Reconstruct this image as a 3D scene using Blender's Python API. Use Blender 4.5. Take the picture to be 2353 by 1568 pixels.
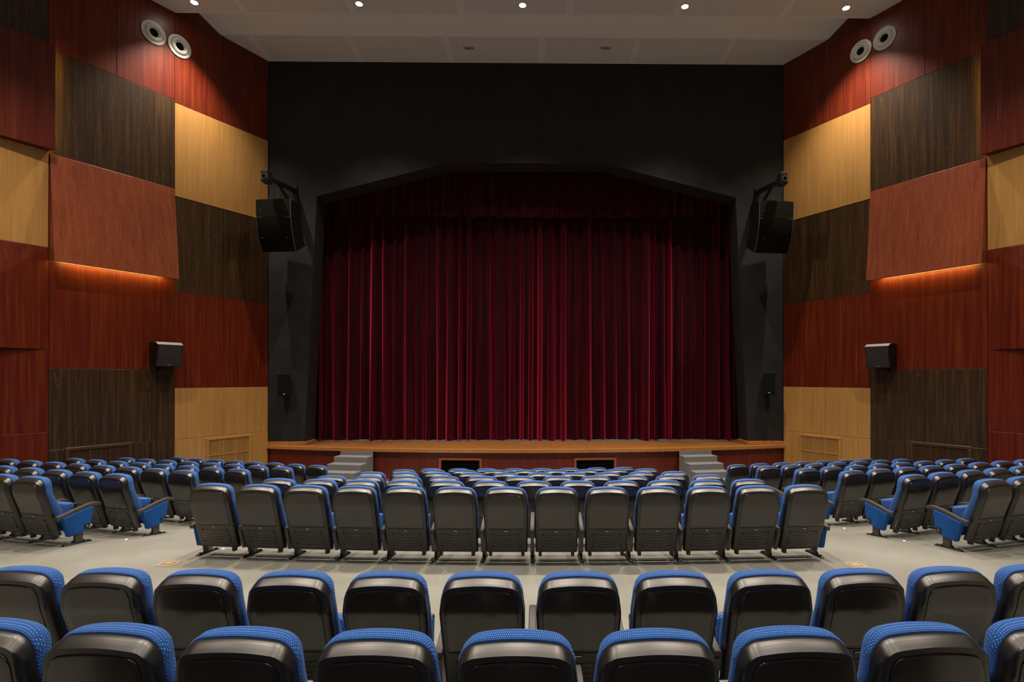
import bpy, math, random
from mathutils import Vector, Matrix
random.seed(7)
for o in list(bpy.data.objects): bpy.data.objects.remove(o, do_unlink=True)
SC = bpy.context.scene
COL = SC.collection
PI = math.pi
# ------------------------------------------------------------------ camera, world, exposure
F = 1250.0; TH = math.radians(.7); CX = 1253.3; CY = 870.0; ZC = 2.95
cam = bpy.data.cameras.new('camera'); co = bpy.data.objects.new('camera', cam); COL.objects.link(co)
cam.sensor_fit = 'HORIZONTAL'; cam.sensor_width = 36.0; cam.lens = 36.0 * F / 2353.0
cam.shift_x = -(CX - 1176.5) / 2353.0; cam.shift_y = (CY - 784.0) / 2353.0
cam.clip_start = .05; cam.clip_end = 100
co.location = (0, 0, ZC); co.rotation_euler = (PI / 2, 0, -TH)
SC.camera = co
w = bpy.data.worlds.new('world'); SC.world = w; w.use_nodes = True
w.node_tree.nodes['Background'].inputs[0].default_value = (.9, .95, 1, 1)
w.node_tree.nodes['Background'].inputs[1].default_value = .01
vs = SC.view_settings
vs.view_transform = 'Standard'; vs.look = 'None'; vs.gamma = 1.0; vs.use_curve_mapping = False
vs.exposure = .2
SPOT_W = 1450.0           # one recessed ceiling downlight
LAMP_COL = (1.0, .86, .71)

def ray(x, y):
    a = (x - CX) / F; b = (CY - y) / F
    return (math.sin(TH) + a * math.cos(TH), math.cos(TH) - a * math.sin(TH), b)
def at_y(x, y, Y):
    r = ray(x, y); t = Y / r[1]; return Vector((r[0] * t, Y, ZC + r[2] * t))
def at_z(x, y, z):
    r = ray(x, y); t = (z - ZC) / r[2]; return Vector((r[0] * t, r[1] * t, z))

# ------------------------------------------------------------------ materials
MATS = {}
class NT:
    def __init__(s, name):
        m = bpy.data.materials.new(name); m.use_nodes = True
        s.m = m; s.t = m.node_tree; s.b = s.t.nodes['Principled BSDF']; MATS[name] = m
    def n(s, typ, **kw):
        x = s.t.nodes.new(typ)
        for k, v in kw.items():
            if k.startswith('i_'):
                key = k[2:]; key = int(key) if key.isdigit() else key.replace('_', ' ')
                x.inputs[key].default_value = v
            else: setattr(x, k, v)
        return x
    def l(s, a, b): s.t.links.new(a, b)
    def coord(s, kind='Object', scale=(1, 1, 1), rot=(0, 0, 0)):
        c = s.n('ShaderNodeTexCoord'); mp = s.n('ShaderNodeMapping')
        mp.inputs['Scale'].default_value = scale; mp.inputs['Rotation'].default_value = rot
        s.l(c.outputs[kind], mp.inputs['Vector']); return mp.outputs['Vector']
    def ramp(s, fac, stops):
        r = s.n('ShaderNodeValToRGB'); e = r.color_ramp.elements
        while len(e) > 1: e.remove(e[-1])
        e[0].position = stops[0][0]; e[0].color = (*stops[0][1], 1)
        for p, c in stops[1:]:
            k = e.new(p); k.color = (*c, 1)
        s.l(fac, r.inputs['Fac']); return r.outputs['Color']
    def bump(s, h, strength, dist=.01):
        b = s.n('ShaderNodeBump'); b.inputs['Strength'].default_value = strength; b.inputs['Distance'].default_value = dist
        s.l(h, b.inputs['Height']); s.l(b.outputs['Normal'], s.b.inputs['Normal'])

def plain(name, col, rough=.5, metal=0., spec=.5, noise=0., nscale=8.):
    k = NT(name); k.b.inputs['Base Color'].default_value = (*col, 1)
    k.b.inputs['Roughness'].default_value = rough; k.b.inputs['Metallic'].default_value = metal
    k.b.inputs['Specular IOR Level'].default_value = spec
    if noise:
        nz = k.n('ShaderNodeTexNoise', i_Scale=nscale, i_Detail=5.0); k.l(k.coord(), nz.inputs['Vector'])
        k.l(k.ramp(nz.outputs['Fac'], [(.3, tuple(c * (1 - noise) for c in col)), (.7, tuple(c * (1 + noise) for c in col))]), k.b.inputs['Base Color'])
    return k.m

def wood(name, c_dark, c_mid, c_light, rough=.38, figure=.0, spec=.5, gz=.5):
    k = NT(name)
    inf = k.n('ShaderNodeObjectInfo')
    add = k.n('ShaderNodeVectorMath', operation='MULTIPLY_ADD')
    cb = k.n('ShaderNodeCombineXYZ')
    for i in range(3): k.l(inf.outputs['Random'], cb.inputs[i])
    k.l(cb.outputs[0], add.inputs[0]); add.inputs[1].default_value = (37, 53, 29); k.l(k.coord('Object', (14, 14, gz)), add.inputs[2])
    n1 = k.n('ShaderNodeTexNoise', i_Scale=1.0, i_Detail=7.0, i_Roughness=.62); k.l(add.outputs[0], n1.inputs['Vector'])
    add2 = k.n('ShaderNodeVectorMath', operation='MULTIPLY'); add2.inputs[1].default_value = (5, 5, 1.6)
    k.l(add.outputs[0], add2.inputs[0])
    n2 = k.n('ShaderNodeTexNoise', i_Scale=1.0, i_Detail=3.0, i_Distortion=.4); k.l(add2.outputs[0], n2.inputs['Vector'])
    mx = k.n('ShaderNodeMath', operation='MULTIPLY_ADD'); k.l(n2.outputs['Fac'], mx.inputs[0]); mx.inputs[1].default_value = .45
    m3 = k.n('ShaderNodeMath', operation='MULTIPLY'); k.l(n1.outputs['Fac'], m3.inputs[0]); m3.inputs[1].default_value = .55
    k.l(m3.outputs[0], mx.inputs[2])
    col = k.ramp(mx.outputs[0], [(.32, c_dark), (.5, c_mid), (.68, c_light)])
    if figure:
        # cathedral figure: distorted rings around widely spaced vertical hearts
        v = k.coord('Object', (3.2, 3.2, .16))
        wv = k.n('ShaderNodeTexVoronoi', i_Scale=1.0, feature='F1'); k.l(v, wv.inputs['Vector'])
        mm = k.n('ShaderNodeMath', operation='MULTIPLY'); k.l(wv.outputs['Distance'], mm.inputs[0]); mm.inputs[1].default_value = 46
        nn = k.n('ShaderNodeTexNoise', i_Scale=9.0, i_Detail=3.0); k.l(k.coord('Object', (1, 1, .3)), nn.inputs['Vector'])
        ma = k.n('ShaderNodeMath', operation='MULTIPLY_ADD'); k.l(nn.outputs['Fac'], ma.inputs[0]); ma.inputs[1].default_value = 5; k.l(mm.outputs[0], ma.inputs[2])
        sn = k.n('ShaderNodeMath', operation='SINE'); k.l(ma.outputs[0], sn.inputs[0])
        fac = k.ramp(sn.outputs[0], [(.94, (0, 0, 0)), (1.0, (figure,) * 3)])
        mxc = k.n('ShaderNodeMix', data_type='RGBA'); k.l(fac, mxc.inputs[0]); k.l(col, mxc.inputs[6]); mxc.inputs[7].default_value = (*c_light, 1)
        col = mxc.outputs[2]
    # large soft tone drift and per sheet variation
    n4 = k.n('ShaderNodeTexNoise', i_Scale=.9, i_Detail=2.0); k.l(k.coord('Object', (1, 1, .5)), n4.inputs['Vector'])
    hs = k.n('ShaderNodeHueSaturation'); k.l(col, hs.inputs['Color'])
    mr = k.n('ShaderNodeMapRange'); k.l(n4.outputs['Fac'], mr.inputs[0]); mr.inputs[3].default_value = .8; mr.inputs[4].default_value = 1.2
    k.l(mr.outputs[0], hs.inputs['Value']); k.l(hs.outputs[0], k.b.inputs['Base Color'])
    k.b.inputs['Roughness'].default_value = rough; k.b.inputs['Specular IOR Level'].default_value = spec
    k.bump(mx.outputs[0], .12, .004)
    return k.m

RED = wood('mahogany veneer', (.064, .0045, .0017), (.122, .0125, .003), (.21, .040, .0062), .38, spec=.38)
TILT = wood('satin mahogany veneer', (.16, .030, .010), (.23, .055, .021), (.30, .085, .035), .33, spec=.4)
DARK = wood('wenge veneer', (.016, .0085, .0038), (.038, .0205, .0088), (.12, .056, .019), .33, figure=.5)
BEECH = wood('beech veneer', (.39, .195, .052), (.49, .255, .072), (.57, .32, .10), .36)
SKIRT = wood('stage skirt veneer', (.09, .010, .005), (.14, .018, .008), (.19, .03, .012), .35)
STAGEW = wood('stage floor oak', (.20, .075, .018), (.32, .13, .032), (.42, .19, .055), .3, gz=14)
EDGEW = wood('stage edge oak', (.30, .12, .03), (.42, .18, .05), (.5, .24, .08), .32, gz=14)
ORANGE = wood('orange stained frame', (.30, .06, .015), (.38, .08, .02), (.45, .11, .03), .4)
BLACKW = plain('black matt wall paint', (.0185, .018, .0185), .75, noise=.25, nscale=2.2, spec=.3)
PLAST = plain('black moulded plastic', (.010, .0085, .0075), .35, spec=.5); PLAST.node_tree.nodes['Principled BSDF'].inputs['IOR'].default_value = 1.65
PANELP = plain('textured black plastic', (.018, .0142, .0112), .2, spec=.5); PANELP.node_tree.nodes['Principled BSDF'].inputs['IOR'].default_value = 1.7
SEAMM = plain('shadow gap black', (.003, .003, .003), .8, spec=.1)
ARMM = plain('dark brown armrest', (.055, .047, .044), .55, noise=.15, nscale=60)
METALB = plain('black powder coated steel', (.012, .012, .012), .35, spec=.5)
METALG = plain('grey painted steel', (.075, .070, .064), .45)
CHROME = plain('chrome', (.7, .7, .7), .18, 1.0)
SPKB = plain('loudspeaker black', (.0035, .0035, .004), .45)
GRILLC = plain('loudspeaker grille cloth', (.0045, .0042, .004), .55, spec=.15)
SILVER = plain('silver edge', (.38, .40, .41), .35, .4)
WHITE = plain('white enamel', (.62, .60, .56), .35)
CEILW = plain('ceiling plaster', (.68, .67, .685), .8, spec=.2)
CARPET = plain('grey step carpet', (.20, .20, .205), .95, noise=.5, nscale=120, spec=.1)
BRASS = plain('brass floor box', (.50, .38, .26), .45, .35)
WOODFR = wood('dark grille frame', (.05, .022, .010), (.075, .035, .016), (.11, .055, .025), .4)
DOTW = plain('white number dots', (.75, .75, .73), .5)
HOLE = plain('duct black', (.004, .004, .004), .9, spec=.1)

def emis(name, col, st):
    k = NT(name); k.b.inputs['Base Color'].default_value = (*col, 1)
    k.b.inputs['Emission Color'].default_value = (*col, 1); k.b.inputs['Emission Strength'].default_value = st
    return k.m
LAMPE = emis('lamp glow', (1, .93, .82), 60)
LED = emis('warm led strip', (1.0, .80, .2), 45)
LED2 = emis('warm vertical led strip', (1.0, .76, .12), 65)
AISLE = emis('aisle light glow', (1, .9, .8), 30)

def mk_ceiling_perf():
    k = NT('perforated ceiling board')
    v = k.coord('Object', (28, 28, 28))
    fr = k.n('ShaderNodeVectorMath', operation='FRACTION'); k.l(v, fr.inputs[0])
    sb = k.n('ShaderNodeVectorMath', operation='SUBTRACT'); k.l(fr.outputs[0], sb.inputs[0]); sb.inputs[1].default_value = (.5, .5, .5)
    sp = k.n('ShaderNodeSeparateXYZ'); k.l(sb.outputs[0], sp.inputs[0])
    cb = k.n('ShaderNodeCombineXYZ'); k.l(sp.outputs[0], cb.inputs[0]); k.l(sp.outputs[1], cb.inputs[1])
    ln = k.n('ShaderNodeVectorMath', operation='LENGTH'); k.l(cb.outputs[0], ln.inputs[0])
    lt = k.n('ShaderNodeMath', operation='LESS_THAN'); k.l(ln.outputs['Value'], lt.inputs[0]); lt.inputs[1].default_value = .2
    k.l(k.ramp(lt.outputs[0], [(0, (.66, .65, .665)), (1, (.16, .158, .162))]), k.b.inputs['Base Color'])
    k.b.inputs['Roughness'].default_value = .85; k.b.inputs['Specular IOR Level'].default_value = .2
    return k.m
PERF = mk_ceiling_perf()

def mk_floor():
    k = NT('grey vinyl floor')
    n1 = k.n('ShaderNodeTexNoise', i_Scale=90.0, i_Detail=3.0); k.l(k.coord(), n1.inputs['Vector'])
    n2 = k.n('ShaderNodeTexNoise', i_Scale=1.1, i_Detail=4.0); k.l(k.coord(), n2.inputs['Vector'])
    c1 = k.ramp(n1.outputs['Fac'], [(.3, (.195, .197, .175)), (.6, (.24, .242, .215)), (.75, (.35, .35, .315))])
    c2 = k.ramp(n2.outputs['Fac'], [(.3, (.86, .86, .86)), (.7, (1.08, 1.08, 1.08))])
    mx = k.n('ShaderNodeMix', data_type='RGBA', blend_type='MULTIPLY'); mx.inputs[0].default_value = 1; k.l(c1, mx.inputs[6]); k.l(c2, mx.inputs[7])
    k.l(mx.outputs[2], k.b.inputs['Base Color'])
    r = k.n('ShaderNodeMapRange'); k.l(n2.outputs['Fac'], r.inputs[0]); r.inputs[3].default_value = .30; r.inputs[4].default_value = .48
    k.l(r.outputs[0], k.b.inputs['Roughness']); k.b.inputs['Specular IOR Level'].default_value = .4
    return k.m
FLOORM = mk_floor()

def mk_fabric():
    k = NT('blue dotted upholstery')
    uv = k.n('ShaderNodeUVMap')
    sc = k.n('ShaderNodeVectorMath', operation='MULTIPLY'); k.l(uv.outputs[0], sc.inputs[0]); sc.inputs[1].default_value = (112, 104, 1)
    sp = k.n('ShaderNodeSeparateXYZ'); k.l(sc.outputs[0], sp.inputs[0])
    fl = k.n('ShaderNodeMath', operation='FLOOR'); k.l(sp.outputs[1], fl.inputs[0])
    of = k.n('ShaderNodeMath', operation='MULTIPLY_ADD'); k.l(fl.outputs[0], of.inputs[0]); of.inputs[1].default_value = .37; k.l(sp.outputs[0], of.inputs[2])
    cb = k.n('ShaderNodeCombineXYZ'); k.l(of.outputs[0], cb.inputs[0]); k.l(sp.outputs[1], cb.inputs[1])
    fr = k.n('ShaderNodeVectorMath', operation='FRACTION'); k.l(cb.outputs[0], fr.inputs[0])
    sb = k.n('ShaderNodeVectorMath', operation='SUBTRACT'); k.l(fr.outputs[0], sb.inputs[0]); sb.inputs[1].default_value = (.5, .5, 0)
    ln = k.n('ShaderNodeVectorMath', operation='LENGTH'); k.l(sb.outputs[0], ln.inputs[0])
    lt = k.n('ShaderNodeMath', operation='LESS_THAN'); k.l(ln.outputs['Value'], lt.inputs[0]); lt.inputs[1].default_value = .125
    ck = k.n('ShaderNodeTexNoise', i_Scale=240.0, i_Detail=2.0); k.l(uv.outputs[0], ck.inputs['Vector'])
    base = k.ramp(ck.outputs['Fac'], [(.35, (.005, .046, .21)), (.65, (.012, .098, .38))])
    mx = k.n('ShaderNodeMix', data_type='RGBA'); k.l(lt.outputs[0], mx.inputs[0]); k.l(base, mx.inputs[6]); mx.inputs[7].default_value = (.55, .62, .68, 1)
    k.l(mx.outputs[2], k.b.inputs['Base Color'])
    k.b.inputs['Roughness'].default_value = .85; k.b.inputs['Specular IOR Level'].default_value = .2
    k.b.inputs['Sheen Weight'].default_value = .12; k.b.inputs['Sheen Tint'].default_value = (.4, .65, 1, 1)
    k.bump(ck.outputs['Fac'], .25, .002)
    return k.m
FABRIC = mk_fabric()
WEAVE = plain('plain blue weave', (.012, .095, .36), .8, spec=.2, noise=.25, nscale=260)

def mk_velvet():
    k = NT('crimson velvet')
    n1 = k.n('ShaderNodeTexNoise', i_Scale=3.0, i_Detail=3.0); k.l(k.coord('Object', (4, 1, .25)), n1.inputs['Vector'])
    k.l(k.ramp(n1.outputs['Fac'], [(.3, (.018, .0004, .0028)), (.7, (.042, .0009, .006))]), k.b.inputs['Base Color'])
    k.b.inputs['Roughness'].default_value = .7; k.b.inputs['Specular IOR Level'].default_value = .15
    k.b.inputs['Sheen Weight'].default_value = .95; k.b.inputs['Sheen Roughness'].default_value = .34; k.b.inputs['Sheen Tint'].default_value = (1.0, .045, .13, 1)
    return k.m
VELVET = mk_velvet()

# ------------------------------------------------------------------ mesh helpers
class MB:
    def __init__(s): s.v = []; s.f = []; s.uv = None
    def quad(s, a, b, c, d):
        i = len(s.v); s.v += [tuple(a), tuple(b), tuple(c), tuple(d)]; s.f.append((i, i + 1, i + 2, i + 3)); return s
    def add(s, vs, fs):
        o = len(s.v); s.v += [tuple(p) for p in vs]; s.f += [tuple(i + o for i in f) for f in fs]; return s
    def hexa(s, p):            # p: 8 corners, bottom 4 then top 4, each ring same winding
        return s.add(p, [(3, 2, 1, 0), (4, 5, 6, 7), (0, 1, 5, 4), (1, 2, 6, 5), (2, 3, 7, 6), (3, 0, 4, 7)])
    def box(s, x0, x1, y0, y1, z0, z1):
        return s.hexa([(x0, y0, z0), (x1, y0, z0), (x1, y1, z0), (x0, y1, z0), (x0, y0, z1), (x1, y0, z1), (x1, y1, z1), (x0, y1, z1)])
    def cbox(s, x0, x1, y0, y1, z0, z1, c=.005):   # chamfered box
        xs, ys, zs = (x0, x1), (y0, y1), (z0, z1)
        sg = (1, -1); vs = []; ix = {}
        for i in (0, 1):
            for j in (0, 1):
                for k in (0, 1):
                    b = (xs[i], ys[j], zs[k]); d = (sg[i] * c, sg[j] * c, sg[k] * c)
                    for a in range(3):
                        p = [b[q] + (0 if q == a else d[q]) for q in range(3)]
                        ix[(i, j, k, a)] = len(vs); vs.append(p)
        fs = []
        for a in range(3):
            b1, b2 = [q for q in range(3) if q != a]
            for e in (0, 1):
                loop = []
                for (m, n) in ((0, 0), (1, 0), (1, 1), (0, 1)):
                    t = [0, 0, 0]; t[a] = e; t[b1] = m; t[b2] = n; loop.append(ix[(*t, a)])
                if (e == 0) ^ (a == 1): loop.reverse()
                fs.append(tuple(loop))
            for m in (0, 1):           # edges along axis a
                for n in (0, 1):
                    t0 = [0, 0, 0]; t1 = [0, 0, 0]; t0[a] = 0; t1[a] = 1
                    t0[b1] = t1[b1] = m; t0[b2] = t1[b2] = n
                    lp = [ix[(*t0, b1)], ix[(*t1, b1)], ix[(*t1, b2)], ix[(*t0, b2)]]
                    fs.append(tuple(lp))
        for i in (0, 1):
            for j in (0, 1):
                for k in (0, 1): fs.append((ix[(i, j, k, 0)], ix[(i, j, k, 1)], ix[(i, j, k, 2)]))
        return s.add(vs, fs)
    def prism(s, poly, fn, a, b):     # poly list of 2d, fn(p, t)->3d
        n = len(poly); o = len(s.v)
        s.v += [tuple(fn(p, a)) for p in poly] + [tuple(fn(p, b)) for p in poly]
        s.f.append(tuple(range(o, o + n))); s.f.append(tuple(range(o + 2 * n - 1, o + n - 1, -1)))
        for i in range(n):
            j = (i + 1) % n; s.f.append((o + j, o + i, o + n + i, o + n + j))
        return s
    def lathe(s, prof, mat=Matrix(), seg=32, cap=False):   # prof: (r, h) around local z
        o = len(s.v); n = len(prof)
        for k in range(seg):
            a = 2 * PI * k / seg
            for r, h in prof: s.v.append(tuple(mat @ Vector((r * math.cos(a), r * math.sin(a), h))))
        for k in range(seg):
            k2 = (k + 1) % seg
            for i in range(n - 1): s.f.append((o + k * n + i, o + k2 * n + i, o + k2 * n + i + 1, o + k * n + i + 1))
        if cap:
            s.f.append(tuple(o + k * n + n - 1 for k in range(seg)))
            s.f.append(tuple(o + k * n for k in reversed(range(seg))))
        return s
    def sweep(s, pts, prof, up=Vector((1, 0, 0))):   # prof in (up, side) plane, closed, capped
        n = len(prof); o = len(s.v); m = len(pts)
        for i, p in enumerate(pts):
            p = Vector(p); a = Vector(pts[max(i - 1, 0)]); b = Vector(pts[min(i + 1, m - 1)])
            t = (b - a).normalized(); sd = t.cross(up).normalized(); u2 = sd.cross(t).normalized()
            for q in prof:
                k = q if not callable(q) else q(i / (m - 1))
                s.v.append(tuple(p + u2 * k[0] + sd * k[1]))
        for i in range(m - 1):
            for j in range(n):
                k = (j + 1) % n; s.f.append((o + i * n + j, o + i * n + k, o + (i + 1) * n + k, o + (i + 1) * n + j))
        s.f.append(tuple(o + j for j in reversed(range(n)))); s.f.append(tuple(o + (m - 1) * n + j for j in range(n)))
        return s
    def tube(s, a, b, r, seg=10):
        a = Vector(a); b = Vector(b); up = Vector((1, 0, 0)) if abs((b - a).normalized().x) < .9 else Vector((0, 0, 1))
        return s.sweep([a, b], [(r * math.cos(2 * PI * k / seg), r * math.sin(2 * PI * k / seg)) for k in range(seg)], up)
    def grid(s, fn, nu, nv, flip=False):
        o = len(s.v)
        for j in range(nv + 1):
            for i in range(nu + 1): s.v.append(tuple(fn(i / nu, j / nv)))
        for j in range(nv):
            for i in range(nu):
                a = o + j * (nu + 1) + i; q = (a, a + 1, a + nu + 2, a + nu + 1)
                s.f.append(q[::-1] if flip else q)
        return s
    def rbox(s, x0, x1, y0, y1, z0, z1, r, n=4, fn=None):   # rounded box
        c = Vector(((x0 + x1) / 2, (y0 + y1) / 2, (z0 + z1) / 2)); h = Vector(((x1 - x0) / 2, (y1 - y0) / 2, (z1 - z0) / 2))
        def pos(d):
            inner = [h[i] - r for i in range(3)]
            p = Vector([d[i] * h[i] for i in range(3)])
            q = Vector([max(-inner[i], min(inner[i], p[i])) for i in range(3)])
            e = p - q
            out = q + (e.normalized() * r if e.length > 1e-9 else e)
            out = out + c
            return fn(out) if fn else out
        def par(t, i):        # put samples into the corner zones
            hh = h[i]; k = (hh - r) / hh; m = n
            ts = [-1 + (1 - k) * j / m for j in range(m + 1)] + [k + (1 - k) * j / m for j in range(m + 1)]
            return ts[t]
        N = 2 * n + 1
        for a in range(3):
            b1, b2 = [q for q in range(3) if q != a]
            for e in (-1, 1):
                o = len(s.v)
                for j in range(N + 1):
                    for i in range(N + 1):
                        d = [0, 0, 0]; d[a] = e; d[b1] = par(i, b1); d[b2] = par(j, b2)
                        s.v.append(tuple(pos(d)))
                for j in range(N):
                    for i in range(N):
                        q = o + j * (N + 1) + i; f4 = (q, q + 1, q + N + 2, q + N + 1)
                        s.f.append(f4 if ((e == 1) ^ (a == 1)) else f4[::-1])
        return s
    def mesh(s, name, mat, smooth=False, uvfn=None, weld=True):
        m = bpy.data.meshes.new(name); m.from_pydata(s.v, [], s.f); m.update()
        if weld:
            import bmesh
            bm = bmesh.new(); bm.from_mesh(m); bmesh.ops.remove_doubles(bm, verts=bm.verts, dist=1e-5)
            bmesh.ops.dissolve_degenerate(bm, dist=1e-6, edges=bm.edges)
            bmesh.ops.recalc_face_normals(bm, faces=bm.faces); bm.to_mesh(m); bm.free()
        m.materials.append(mat)
        if uvfn:
            u = m.uv_layers.new(name='UVMap')
            for lp in m.loops: u.data[lp.index].uv = uvfn(m.vertices[lp.vertex_index].co)
        if smooth:
            m.polygons.foreach_set('use_smooth', [True] * len(m.polygons))
            try: m.set_sharp_from_angle(angle=math.radians(smooth if smooth is not True else 45))
            except Exception: pass
        return m
    def obj(s, name, mat, parent=None, smooth=False, uvfn=None, weld=True, **tags):
        return place(name, s.mesh(name, mat, smooth, uvfn, weld), parent, **tags)

def place(name, mesh, parent=None, loc=None, rz=None, **tags):
    o = bpy.data.objects.new(name, mesh); COL.objects.link(o)
    if parent is not None: o.parent = parent
    if loc is not None: o.location = loc
    if rz is not None: o.rotation_euler = (0, 0, rz)
    for k, v in tags.items():
        if v is not None: o[k] = v
    return o
def thing(name, label, cat, loc=(0, 0, 0), rz=0, group=None):
    o = place(name, None, None, loc, rz, label=label, category=cat)
    if group: o['group'] = group
    o.empty_display_size = .1
    return o

# ------------------------------------------------------------------ hall geometry
XC = -.35; HW = 7.81; YP = 16.5; S = .567
PHI = math.atan(S); SP, CP = math.sin(PHI), math.cos(PHI)
YS = 7.5                                    # side walls stop fanning out here
YB = -6.0                                   # back wall
STZ = .93                                   # stage floor height
def wp(side, Y, z, off=0.0):               # point on a side wall, off = distance into the hall
    return Vector((XC + side * (HW + S * (YP - Y)) - side * CP * off, Y - SP * off, z))
LEVEL = {1: 0.0, 2: .155, 3: .285, 4: .422, 5: .554, 6: .655, 7: .718, 8: .848}   # floor height under each seat row
BACK = .315; TOPH = .970; PITCH = .6
def seat_hit(px, py, lv, ang):
    p = at_z(px, py, lv + TOPH); return Vector((p.x + math.sin(ang) * BACK, p.y + math.cos(ang) * BACK, 0))
def curved_row(lv, pts3, n, extra_l=0, extra_r=0):
    A, B, C = [seat_hit(px, py, lv, 0.0) for px, py in pts3]
    def y(x):
        return (A.y * (x - B.x) * (x - C.x) / ((A.x - B.x) * (A.x - C.x)) + B.y * (x - A.x) * (x - C.x) / ((B.x - A.x) * (B.x - C.x)) + C.y * (x - A.x) * (x - B.x) / ((C.x - A.x) * (C.x - B.x)))
    out = []; xs_ = [A.x - 1.5 + (C.x - A.x + 3.0) * k / 600 for k in range(601)]; ss = [0.0]
    for a_, b_ in zip(xs_, xs_[1:]): ss.append(ss[-1] + math.hypot(b_ - a_, y(b_) - y(a_)))
    def s_of(x): k = min(range(601), key=lambda q: abs(xs_[q] - x)); return ss[k]
    sa, sc_ = s_of(A.x), s_of(C.x); st_ = max((sc_ - sa) / (n - 1), .597); sm = (sa + sc_) / 2
    for i in range(-extra_l, n + extra_r):
        tgt = sm + st_ * (i - (n - 1) / 2); k = max(q for q in range(600) if ss[q] <= tgt); x = xs_[k] + (xs_[k + 1] - xs_[k]) * (tgt - ss[k]) / (ss[k + 1] - ss[k])
        d = (y(x + .05) - y(x - .05)) / .1; out.append((x, y(x), math.atan(d)))
    print('curved', n, 'pitch %.3f' % st_)
    return out
def straight_row(lv, p0, p1, n, extra=0):
    ang = 0.0
    for _ in range(4):
        A = seat_hit(*p0, lv, ang); B = seat_hit(*p1, lv, ang); d = B - A
        ang = -math.atan2(d.y, d.x) if d.x > 0 else -math.atan2(-d.y, -d.x)
    st_ = min(.632 if lv > 0 else .60, max(.596, d.length / (n - 1)))
    print('row', n, 'pitch %.3f -> %.3f ang %.1f' % (d.length / (n - 1), st_, math.degrees(ang)))
    d.normalize()
    return [(A.x + d.x * st_ * i, A.y + d.y * st_ * i, -ang) for i in range(n + extra)]
centre = {1: (((992, 1077.3), (1211, 1077), (1429.5, 1074.2)), 8), 2: (((931, 1079.5), (1208, 1080.3), (1480.5, 1077.5)), 9),
          3: (((857.8, 1085), (1201, 1087), (1545, 1083.8)), 10), 4: (((764, 1093.8), (1195, 1094.8), (1622, 1091.3)), 11),
          5: (((646.5, 1100.3), (1186, 1105.8), (1717, 1101.8)), 12), 6: (((500, 1112), (1173, 1119.8), (1842, 1115)), 13)}
left = {6: ((80, 1095.2), (12, 1090.7), 2, 2), 5: ((272, 1089.3), (10, 1071), 5, 1), 4: ((425.5, 1081), (22, 1055.6), 8, 0),
        3: ((549.6, 1078), (171.7, 1053.6), 8, 0), 2: ((650, 1073.5), (285.6, 1052), 8, 0), 1: ((730, 1069.7), (387.6, 1049.7), 8, 0)}
right = {6: ((2274.3, 1101.5), (2345.7, 1096), 2, 2), 5: ((2095.8, 1091.3), (2345.7, 1071.5), 5, 1), 4: ((1957, 1081.7), (2347, 1057), 8, 0),
         3: ((1851.6, 1076.5), (2218, 1054), 8, 0), 2: ((1763, 1071.5), (2063.5, 1055.6), 7, 0), 1: ((1693.5, 1068), (1978, 1055.5), 7, 0)}
near = {7: (((264, 1309), (1227, 1317), (2170, 1305.6)), 10, 1, 1), 8: (((282, 1440), (1190, 1455), (2098, 1438)), 7, 1, 1)}
ROWS = {}
for r in range(1, 7):
    ROWS[r] = {'c': curved_row(LEVEL[r], *centre[r]), 'l': straight_row(LEVEL[r], *left[r]), 'r': straight_row(LEVEL[r], *right[r])}
for r in (7, 8): ROWS[r] = {'c': curved_row(LEVEL[r], *near[r])}
CONT = {}
for r, d in ROWS.items():
    pts = sorted([(x, y) for k in d for x, y, a in d[k]])
    sl0 = max(-.34, min(0, (pts[1][1] - pts[0][1]) / (pts[1][0] - pts[0][0]))); sl1 = min(.34, max(0, (pts[-1][1] - pts[-2][1]) / (pts[-1][0] - pts[-2][0])))
    if r >= 7: sl0, sl1 = -.2, .2
    CONT[r] = [(pts[0][0] - 20, pts[0][1] - 20 * sl0)] + pts + [(pts[-1][0] + 20, pts[-1][1] + 20 * sl1)]
def cont_y(r, x):
    c = CONT[r]
    for (a, ya), (b, yb) in zip(c, c[1:]):
        if x <= b: return ya + (yb - ya) * (x - a) / (b - a)
    return c[-1][1]
def floor_z(x, y):
    ys = [cont_y(r, x) for r in range(8, 0, -1)]
    if y <= ys[0]: return LEVEL[8] + .128 * (ys[0] - y)
    for i, (a, b) in enumerate(zip(ys, ys[1:])):
        if y <= b: r = 8 - i; return LEVEL[r] + (LEVEL[r - 1] - LEVEL[r]) * (y - a) / (b - a)
    return 0.0
RARC = 29.0
def arc_y(u): return 15.44 + RARC - math.sqrt(RARC * RARC - u * u)   # stage front

# floor
fl = MB()
NX, NY = 130, 150
fl.grid(lambda a, b: (lambda x, y: (x, y, floor_z(x, y)))(-15 + 30 * a - .35, YB - .3 + (YP + .9 - YB) * b), NX, NY)
fl.obj('floor', FLOORM, smooth=60, kind='structure')

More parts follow.
